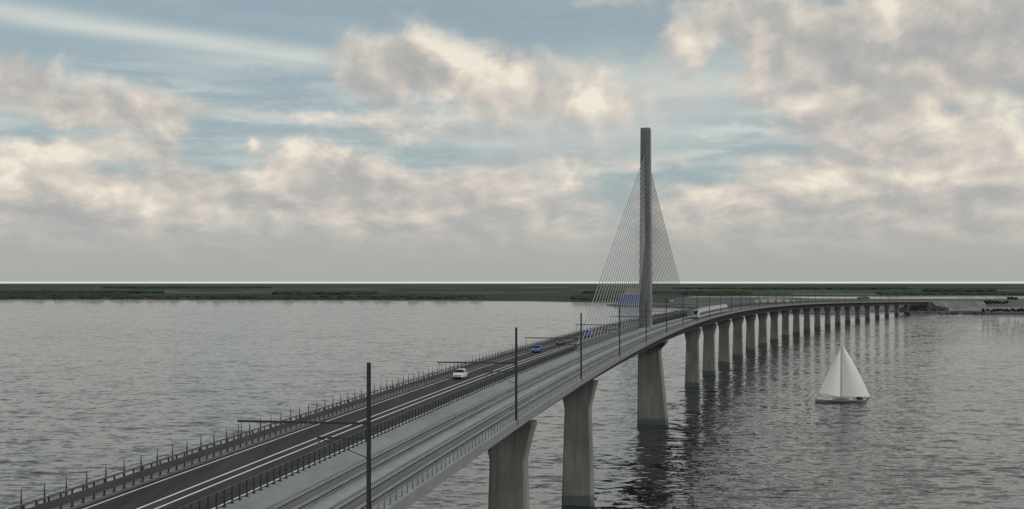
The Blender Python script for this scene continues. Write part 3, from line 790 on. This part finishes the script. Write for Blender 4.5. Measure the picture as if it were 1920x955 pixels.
for sg in (-1, 1): MB().box((0, sg * .99, 1.42), (3.6, .12, .22)).build('window', M['glass'], cab)
mb = MB(); mb.loft([[(6.6 + x, -w, 1.15), (6.6 + x, -w * .9, 1.15 + h), (6.6 + x, w * .9, 1.15 + h), (6.6 + x, w, 1.15)] for x, w, h in ((-.1, 1.1, .55), (.5, 1.15, .95), (2.0, 1.1, .75), (2.4, 1.0, .45))])
mb.build('sprayhood', M['navy_cloth'], boat)
MB().tube((0, 0, .9), (0, 0, 23.2), .16, .09, 10).build('mast', M['alu'], boat)
MB().tube((0.1, 0, 2.25), (12.1, 0, 2.2), .1, .08, 8).build('boom', M['alu'], boat)
def sailmesh(name, tri, belly, n=12):
    """tri: function (a along luff 0..1, b from luff to leech) -> x,z"""
    mb = MB(); vs = []
    for side in (0, 1):
        for i in range(n + 1):
            for j in range(n + 1):
                x, z = tri(i / n, j / n); a, b = i / n, j / n
                vs.append((x, -belly * math.sin(math.pi * b) * (1 - a * .7) + side * .03, z))
    k = n + 1; K = k * k; fs = []
    for i in range(n):
        for j in range(n):
            q = (i * k + j, i * k + j + 1, (i + 1) * k + j + 1, (i + 1) * k + j)
            fs.append(q); fs.append(tuple(K + v for v in reversed(q)))
    mb.add(vs, fs); o = mb.build(name, M['sail'], boat); o.data.polygons.foreach_set('use_smooth', [True] * len(o.data.polygons)); return o
def main(a, b):
    z = 2.3 + (22.6 - 2.3) * a; ch = 11.9 + (1.2 - 11.9) * a + .55 * math.sin(math.pi * a)
    return .22 + ch * b, z + (.0 if b == 0 else -.05 * b)
def jib(a, b):
    # luff from bow (-9.6, 3.6) to masthead (-.15, 23), clew at the mast foot
    lx, lz = -9.4 + 9.1 * a, 3.9 + (22.9 - 3.9) * a
    cx, cz = -.25, 2.3 + (22.7 - 2.3) * a
    return lx + (cx - lx) * b, lz + (cz - lz) * b
sailmesh('mainsail', main, .9); sailmesh('jib', jib, .8)
for x, z in ((-10.5, 23.0), (10.2, 23.0)): MB().tube((0, 0, z), (x, 0, 1.3), .018, n=5).build('stay', M['alu'], boat)
# person sitting in the cockpit
def person(loc, rz, label):
    V = [(0, 0, .48), (0, .02, .75), (0, .02, .98), (0, .0, 1.10), (.19, .02, .98), (.26, -.10, .76), (.18, -.30, .72), (-.19, .02, .98), (-.27, -.08, .76), (-.22, -.30, .66), (.11, -.02, .46), (.14, -.44, .50), (.14, -.46, .08), (.14, -.60, .04), (-.11, -.02, .46), (-.14, -.44, .50), (-.14, -.46, .08), (-.14, -.60, .04), (0, -.01, 1.18), (0, -.02, 1.33)]
    Ed = [(0, 1), (1, 2), (2, 3), (2, 4), (4, 5), (5, 6), (2, 7), (7, 8), (8, 9), (0, 10), (10, 11), (11, 12), (12, 13), (0, 14), (14, 15), (15, 16), (16, 17), (3, 18), (18, 19)]
    Rr = [.16, .16, .15, .06, .075, .052, .036, .075, .052, .036, .10, .078, .055, .045, .10, .078, .055, .045, .10, .085]
    me = bpy.data.meshes.new('person'); me.from_pydata(V, Ed, []); me.materials.append(M['navy_cloth'])
    o = link(bpy.data.objects.new('person', me)); o.location = loc; o.rotation_euler = (0, 0, rz)
    sk = o.modifiers.new('Skin', 'SKIN'); 
    if not me.skin_vertices: me.attributes.new('skin', 'FLOAT', 'POINT')
    for i, rad in enumerate(Rr): me.skin_vertices[0].data[i].radius = (rad, rad)
    me.skin_vertices[0].data[0].use_root = True
    o.modifiers.new('Sub', 'SUBSURF').levels = 1
    hb = MB()
    for i in range(7):
        t = math.pi * i / 6; hb.v += [(.088 * math.sin(t) * math.cos(a), -.02 + .1 * math.sin(t) * math.sin(a), 1.27 + .115 * math.cos(t)) for a in np.linspace(0, 2 * math.pi, 10, endpoint=False)]
    hb.f = [(i * 10 + j, i * 10 + (j + 1) % 10, (i + 1) * 10 + (j + 1) % 10, (i + 1) * 10 + j) for i in range(6) for j in range(10)]
    hb.build('face', M['skin'], o, True)
    hb = MB()
    for i in range(5):
        t = math.pi * .55 * i / 4; hb.v += [(.096 * math.sin(t) * math.cos(a), -.005 + .108 * math.sin(t) * math.sin(a), 1.28 + .122 * math.cos(t)) for a in np.linspace(0, 2 * math.pi, 10, endpoint=False)]
    hb.f = [(i * 10 + j, i * 10 + (j + 1) % 10, (i + 1) * 10 + (j + 1) % 10, (i + 1) * 10 + j) for i in range(4) for j in range(10)]
    hb.build('hair', M['trim'], o, True)
    return tag(o, label, 'person')
person((bx + 5.3, by - .5, .85), .5, 'person in dark clothes sitting in the stern of the sailing yacht')

# ------------------------------------------------------------------ sky, sun, camera
SUN_AZ, SUN_EL = math.radians(118), math.radians(36)     # azimuth from the view direction, to the right
def build_world():
    w = bpy.data.worlds.new('World'); bpy.context.scene.world = w; w.use_nodes = True
    nt = w.node_tree; nt.nodes.clear(); N = nt.nodes.new; L = nt.links.new
    out = N('ShaderNodeOutputWorld'); bg = N('ShaderNodeBackground'); bg.inputs['Strength'].default_value = .1; L(bg.outputs[0], out.inputs[0])
    sky = N('ShaderNodeTexSky'); sky.sky_type = 'NISHITA'; sky.sun_disc = False; sky.sun_elevation = SUN_EL; sky.sun_rotation = SUN_AZ
    sky.air_density = 1.0; sky.dust_density = 2.0; sky.ozone_density = 1.5
    tc = N('ShaderNodeTexCoord'); sp = N('ShaderNodeSeparateXYZ'); L(tc.outputs['Generated'], sp.inputs[0])
    def ma(op, *a, clamp=False):
        q = N('ShaderNodeMath'); q.operation = op; q.use_clamp = clamp
        for k, v in enumerate(a):
            if isinstance(v, (int, float)): q.inputs[k].default_value = v
            else: L(v, q.inputs[k])
        return q.outputs[0]
    def vm(op, *a):
        q = N('ShaderNodeVectorMath'); q.operation = op
        for k, v in enumerate(a):
            if isinstance(v, tuple): q.inputs[k].default_value = v
            else: L(v, q.inputs[k])
        return q
    def comb(x, y, z):
        q = N('ShaderNodeCombineXYZ')
        for k, v in enumerate((x, y, z)):
            if isinstance(v, (int, float)): q.inputs[k].default_value = v
            else: L(v, q.inputs[k])
        return q.outputs[0]
    def rng(v, a, b, c, d, smooth=False):
        q = N('ShaderNodeMapRange'); q.interpolation_type = 'SMOOTHSTEP' if smooth else 'LINEAR'
        for k, x in enumerate((a, b, c, d)): q.inputs[k + 1].default_value = x
        L(v, q.inputs[0]); return q.outputs[0]
    def mix(f, a, b):
        q = N('ShaderNodeMix'); q.data_type = 'RGBA'
        if isinstance(f, (int, float)): q.inputs[0].default_value = f
        else: L(f, q.inputs[0])
        for k, v in ((6, a), (7, b)):
            if isinstance(v, tuple): q.inputs[k].default_value = v
            else: L(v, q.inputs[k])
        return q.outputs[2]
    x, y, z = sp.outputs
    hlen = ma('MAXIMUM', ma('SQRT', ma('ADD', ma('MULTIPLY', x, x), ma('MULTIPLY', y, y))), .001)
    az = ma('ARCTAN2', x, y); e = ma('MINIMUM', ma('MAXIMUM', ma('DIVIDE', z, hlen), 0.0), 3.0)
    cx, cy = ma('DIVIDE', x, hlen), ma('DIVIDE', y, hlen)
    ez = ma('MULTIPLY', ma('SQRT', ma('ADD', e, .03)), 1.15)
    q = comb(cx, cy, ez)
    def noise(v, sc, det, ro, dist=0):
        n = N('ShaderNodeTexNoise'); n.inputs['Scale'].default_value = sc; n.inputs['Detail'].default_value = det; n.inputs['Roughness'].default_value = ro; n.inputs['Distortion'].default_value = dist
        L(v, n.inputs['Vector']); return n
    wn = noise(q, 26, 5, .6)
    warp = vm('MULTIPLY_ADD', wn.outputs['Color'], (.040, .028, 0), (-.020, -.014, 0)).outputs[0]
    pos = vm('ADD', comb(az, e, 0), warp).outputs[0]
    def blobs(lst):
        acc = None
        for px, py, sx, sy, am in lst:
            u, v = (px - 960) / F, (HZ - py) / F
            a = math.atan(u); ee = v / math.sqrt(1 + u * u)
            ix, iy = F / sx, F / sy
            t = vm('MULTIPLY_ADD', pos, (ix, iy, 0), (-a * ix, -ee * iy, 0)).outputs[0]
            d = vm('DOT_PRODUCT', t, t).outputs['Value']
            g = ma('POWER', .3679, d)
            acc = ma('MULTIPLY', g, am) if acc is None else ma('MULTIPLY_ADD', g, am, acc)
        return acc
    mass = blobs([(120, 185, 150, 55, .9), (300, 205, 120, 45, .8), (20, 130, 45, 50, .5), (790, 115, 150, 75, 1.0), (690, 150, 90, 55, .6), (900, 165, 80, 45, .7),
                  (620, 218, 220, 14, .5), (800, 252, 110, 22, .5), (100, 290, 140, 32, .7), (270, 268, 70, 32, .6), (60, 365, 110, 60, .7), (200, 375, 100, 45, .7), (340, 315, 80, 30, .5),
                  (470, 275, 22, 26, .8), (560, 300, 50, 45, .8), (632, 300, 32, 26, .7), (700, 325, 55, 45, .7), (440, 365, 140, 45, .6), (620, 365, 120, 45, .7), (930, 370, 160, 65, .7),
                  (980, 130, 60, 60, .6), (1110, 175, 130, 55, .8), (1050, 235, 170, 45, .5), (1290, 90, 48, 55, .8), (1420, 95, 40, 65, .8), (1370, 25, 120, 45, .8), (1130, 5, 90, 16, .6),
                  (1650, 100, 270, 90, 1.1), (1830, 60, 220, 90, 1.0), (1530, 215, 130, 70, .7), (1740, 240, 180, 80, .5), (1860, 330, 170, 80, .5), (1500, 345, 100, 35, .6), (1390, 385, 100, 45, .6), (1650, 365, 220, 60, .6), (1180, 300, 190, 22, .35),
                  (120, 246, 140, 13, -0.37), (190, 308, 100, 12, -0.37), (480, 170, 170, 32, -0.50), (420, 125, 170, 22, -0.43), (500, 238, 150, 16, -0.25), (800, 300, 70, 26, -0.43), (395, 305, 60, 26, -0.31), (850, 222, 60, 16, -0.25), (1010, 55, 150, 42, -0.43), (1350, 120, 30, 45, -0.37), (1455, 150, 24, 26, -0.37), (1380, 275, 120, 20, -0.37), (1310, 327, 90, 16, -0.37), (1560, 172, 60, 10, -0.19), (470, 322, 60, 14, -.3)])
    lit = blobs([(150, 135, 55, 28, 1.0), (845, 75, 48, 40, 1.2), (880, 120, 40, 45, 1.0), (945, 150, 50, 40, .6), (750, 60, 80, 24, .5), (830, 185, 55, 24, .5), (100, 282, 100, 22, .8), (250, 262, 50, 26, .6), (30, 335, 50, 45, .7),
                 (200, 352, 75, 26, .7), (470, 272, 15, 20, 1.0), (560, 292, 30, 38, 1.0), (635, 288, 22, 20, .9), (715, 308, 30, 32, .8), (450, 335, 60, 24, .5), (440, 402, 80, 22, .45), (290, 388, 50, 22, .5), (650, 402, 80, 22, .4),
                 (1110, 165, 50, 30, .9), (1100, 205, 70, 26, .6), (980, 130, 50, 40, .6), (1290, 85, 34, 44, .8), (1420, 100, 28, 46, .8), (1670, 18, 40, 44, .8), (1500, 192, 60, 22, .7), (1455, 212, 45, 16, .6), (1390, 368, 80, 32, .5),
                 (1520, 338, 80, 22, .6), (1640, 350, 140, 24, .45), (1780, 318, 80, 30, .6), (1000, 345, 150, 30, .5), (1760, 215, 50, 44, .5), (1870, 255, 80, 44, .5), (800, 252, 40, 20, .6), (1290, 20, 110, 26, .35), (620, 218, 180, 8, .35)])
    n1 = noise(q, 19, 7, .55, .3).outputs['Fac']
    q2 = vm('ADD', q, (.010, -.001, .013)).outputs[0]
    n2 = noise(q2, 19, 4, .55, .3).outputs['Fac']
    n3 = noise(q, 34, 5, .6).outputs['Fac']
    fb = ma('ADD', rng(n1, .3, .7, -.75, .75), ma('MULTIPLY', ma('SUBTRACT', n3, .5), .55))
    # the streak of high cloud on the left
    ln = ma('SUBTRACT', ma('ADD', e, ma('MULTIPLY', az, .098)), .166)
    streak = ma('MULTIPLY', ma('POWER', .3679, ma('POWER', ma('DIVIDE', ln, .0085), 2.0)), rng(az, -.17, -.10, 1.0, 0, True))
    streak = ma('MULTIPLY', streak, rng(noise(comb(ma('MULTIPLY', az, 3), ma('MULTIPLY', e, 26), 0), 3, 4, .55).outputs['Fac'], .3, .6, .75, 1.05))
    # broken cloud all round; unseen cover added above the view greys the water
    dens = ma('ADD', ma('ADD', mass, ma('MULTIPLY', fb, .36)), rng(e, .02, .125, .80, .03, True))
    dens = ma('ADD', ma('ADD', dens, rng(e, .235, .34, 0, .9, True)), rng(e, .5, 1.1, 0, -.75, True))  # cover thinned overhead for bluer light on the deck
    alpha = rng(dens, .14, .96, 0, .95, True)
    veiln = noise(comb(ma('MULTIPLY', cx, 2.2), cy, ma('MULTIPLY', e, 15)), 4.2, 5, .6, .3).outputs['Fac']
    veil = ma('MULTIPLY', rng(veiln, .42, .68, 0, .75, True), rng(e, .05, .10, 0, 1, True))
    veil = ma('MULTIPLY', veil, rng(e, .13, .20, 1, .12, True))
    veil2 = ma('MULTIPLY', blobs([(1200, 165, 300, 60, 1.0), (1150, 260, 260, 40, .5), (1050, 200, 150, 50, .5), (600, 218, 260, 12, .8), (900, 268, 120, 14, .6), (1400, 246, 110, 9, .8), (1420, 306, 120, 12, .7), (480, 110, 200, 20, .6)]), rng(veiln, .3, .6, .6, 1.0))
    veil = ma('MAXIMUM', veil, ma('MINIMUM', veil2, .85))
    relief = ma('MULTIPLY', ma('SUBTRACT', n1, n2), 2.3)
    edge = rng(dens, .2, 1.5, .36, -.02)
    lf = ma('ADD', ma('ADD', ma('MULTIPLY', lit, .95), relief), ma('ADD', edge, ma('MULTIPLY', ma('SUBTRACT', n3, .5), .55)))
    lf = ma('ADD', lf, rng(cy, -.3, .3, .35, 0, True))  # unseen clouds behind the camera brightened to light pier, pylon and sail fronts
    lf = ma('ADD', lf, ma('MULTIPLY', ma('SUBTRACT', n1, .5), .9))
    lf = ma('MULTIPLY', lf, rng(e, .015, .055, .2, 1.0, True))
    litf = rng(lf, -.45, 1.0, 0, 1)
    S = 10.0
    def c(r, g, b): v = lin(r, g, b); return (v[0] * S, v[1] * S, v[2] * S, 1)
    rp = N('ShaderNodeValToRGB'); L(litf, rp.inputs[0]); el = rp.color_ramp.elements
    el[0].position = 0; el[0].color = lin(170, 171, 170); el[1].position = 1; el[1].color = lin(240, 231, 214)
    for p_, k_ in ((.30, (183, 181, 177)), (.5, (199, 193, 186)), (.74, (218, 209, 197))):
        x_ = el.new(p_); x_.color = lin(*k_)
    sc10 = N('ShaderNodeVectorMath'); sc10.operation = 'SCALE'; L(rp.outputs[0], sc10.inputs[0]); sc10.inputs['Scale'].default_value = S
    cloud = sc10.outputs[0]
    warmlow = rng(e, .03, .13, .0, .55, True)
    # blue gaps: the physical sky, softened by haze
    tint = vm('MULTIPLY', sky.outputs[0], (SKYT[0], SKYT[1], SKYT[2])).outputs[0]
    blue = mix(rng(e, .0, .22, .85, .55), tint, c(160, 178, 182))
    blue = mix(ma('MAXIMUM', veil, ma('MULTIPLY', streak, .95)), blue, c(206, 211, 207))
    colr = mix(alpha, blue, cloud)
    # grey murk in the lowest few degrees
    murk = rng(e, .004, .056, .93, 0, True)
    colr = mix(murk, colr, c(169, 171, 167))
    # thin white halo line painted into the sky colour right on the horizon
    strip = ma('MULTIPLY', ma('POWER', .3679, ma('POWER', ma('DIVIDE', ma('SUBTRACT', e, .0006), .00042), 2.0)), .8)
    colr = mix(strip, colr, c(250, 250, 247))
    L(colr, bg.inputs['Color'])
    w.cycles.sampling_method = 'MANUAL'; w.cycles.sample_map_resolution = 512
SKYT = (1.10, 1.02, .93)
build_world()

sun = bpy.data.lights.new('sun', 'SUN'); sun.energy = 1.15; sun.angle = math.radians(18); sun.color = (1, .98, .95)
so = link(bpy.data.objects.new('sun', sun))
dirv = Vector((math.sin(SUN_AZ) * math.cos(SUN_EL), math.cos(SUN_AZ) * math.cos(SUN_EL), math.sin(SUN_EL)))
so.rotation_euler = dirv.to_track_quat('Z', 'Y').to_euler()

cam = bpy.data.cameras.new('camera'); co = link(bpy.data.objects.new('camera', cam))
co.location = (0, 0, H); co.rotation_euler = (math.pi / 2, 0, 0)
cam.sensor_width = 36; cam.lens = 36 * F / 1920; cam.shift_y = (HZ - 477.5) / 1920
cam.clip_start = .5; cam.clip_end = 300000
sc = bpy.context.scene; sc.camera = co
sc.view_settings.view_transform = 'Standard'; sc.view_settings.look = 'None'; sc.view_settings.exposure = 0; sc.view_settings.gamma = 1
sc.view_settings.use_curve_mapping = False
sc.render.engine = 'CYCLES'
sc.cycles.max_bounces = 5; sc.cycles.diffuse_bounces = 2; sc.cycles.glossy_bounces = 3; sc.cycles.transmission_bounces = 2
sc.cycles.caustics_reflective = False; sc.cycles.caustics_refractive = False
try:
    sc.cycles.use_denoising = True; sc.cycles.denoiser = 'OPENIMAGEDENOISE'
except Exception: pass
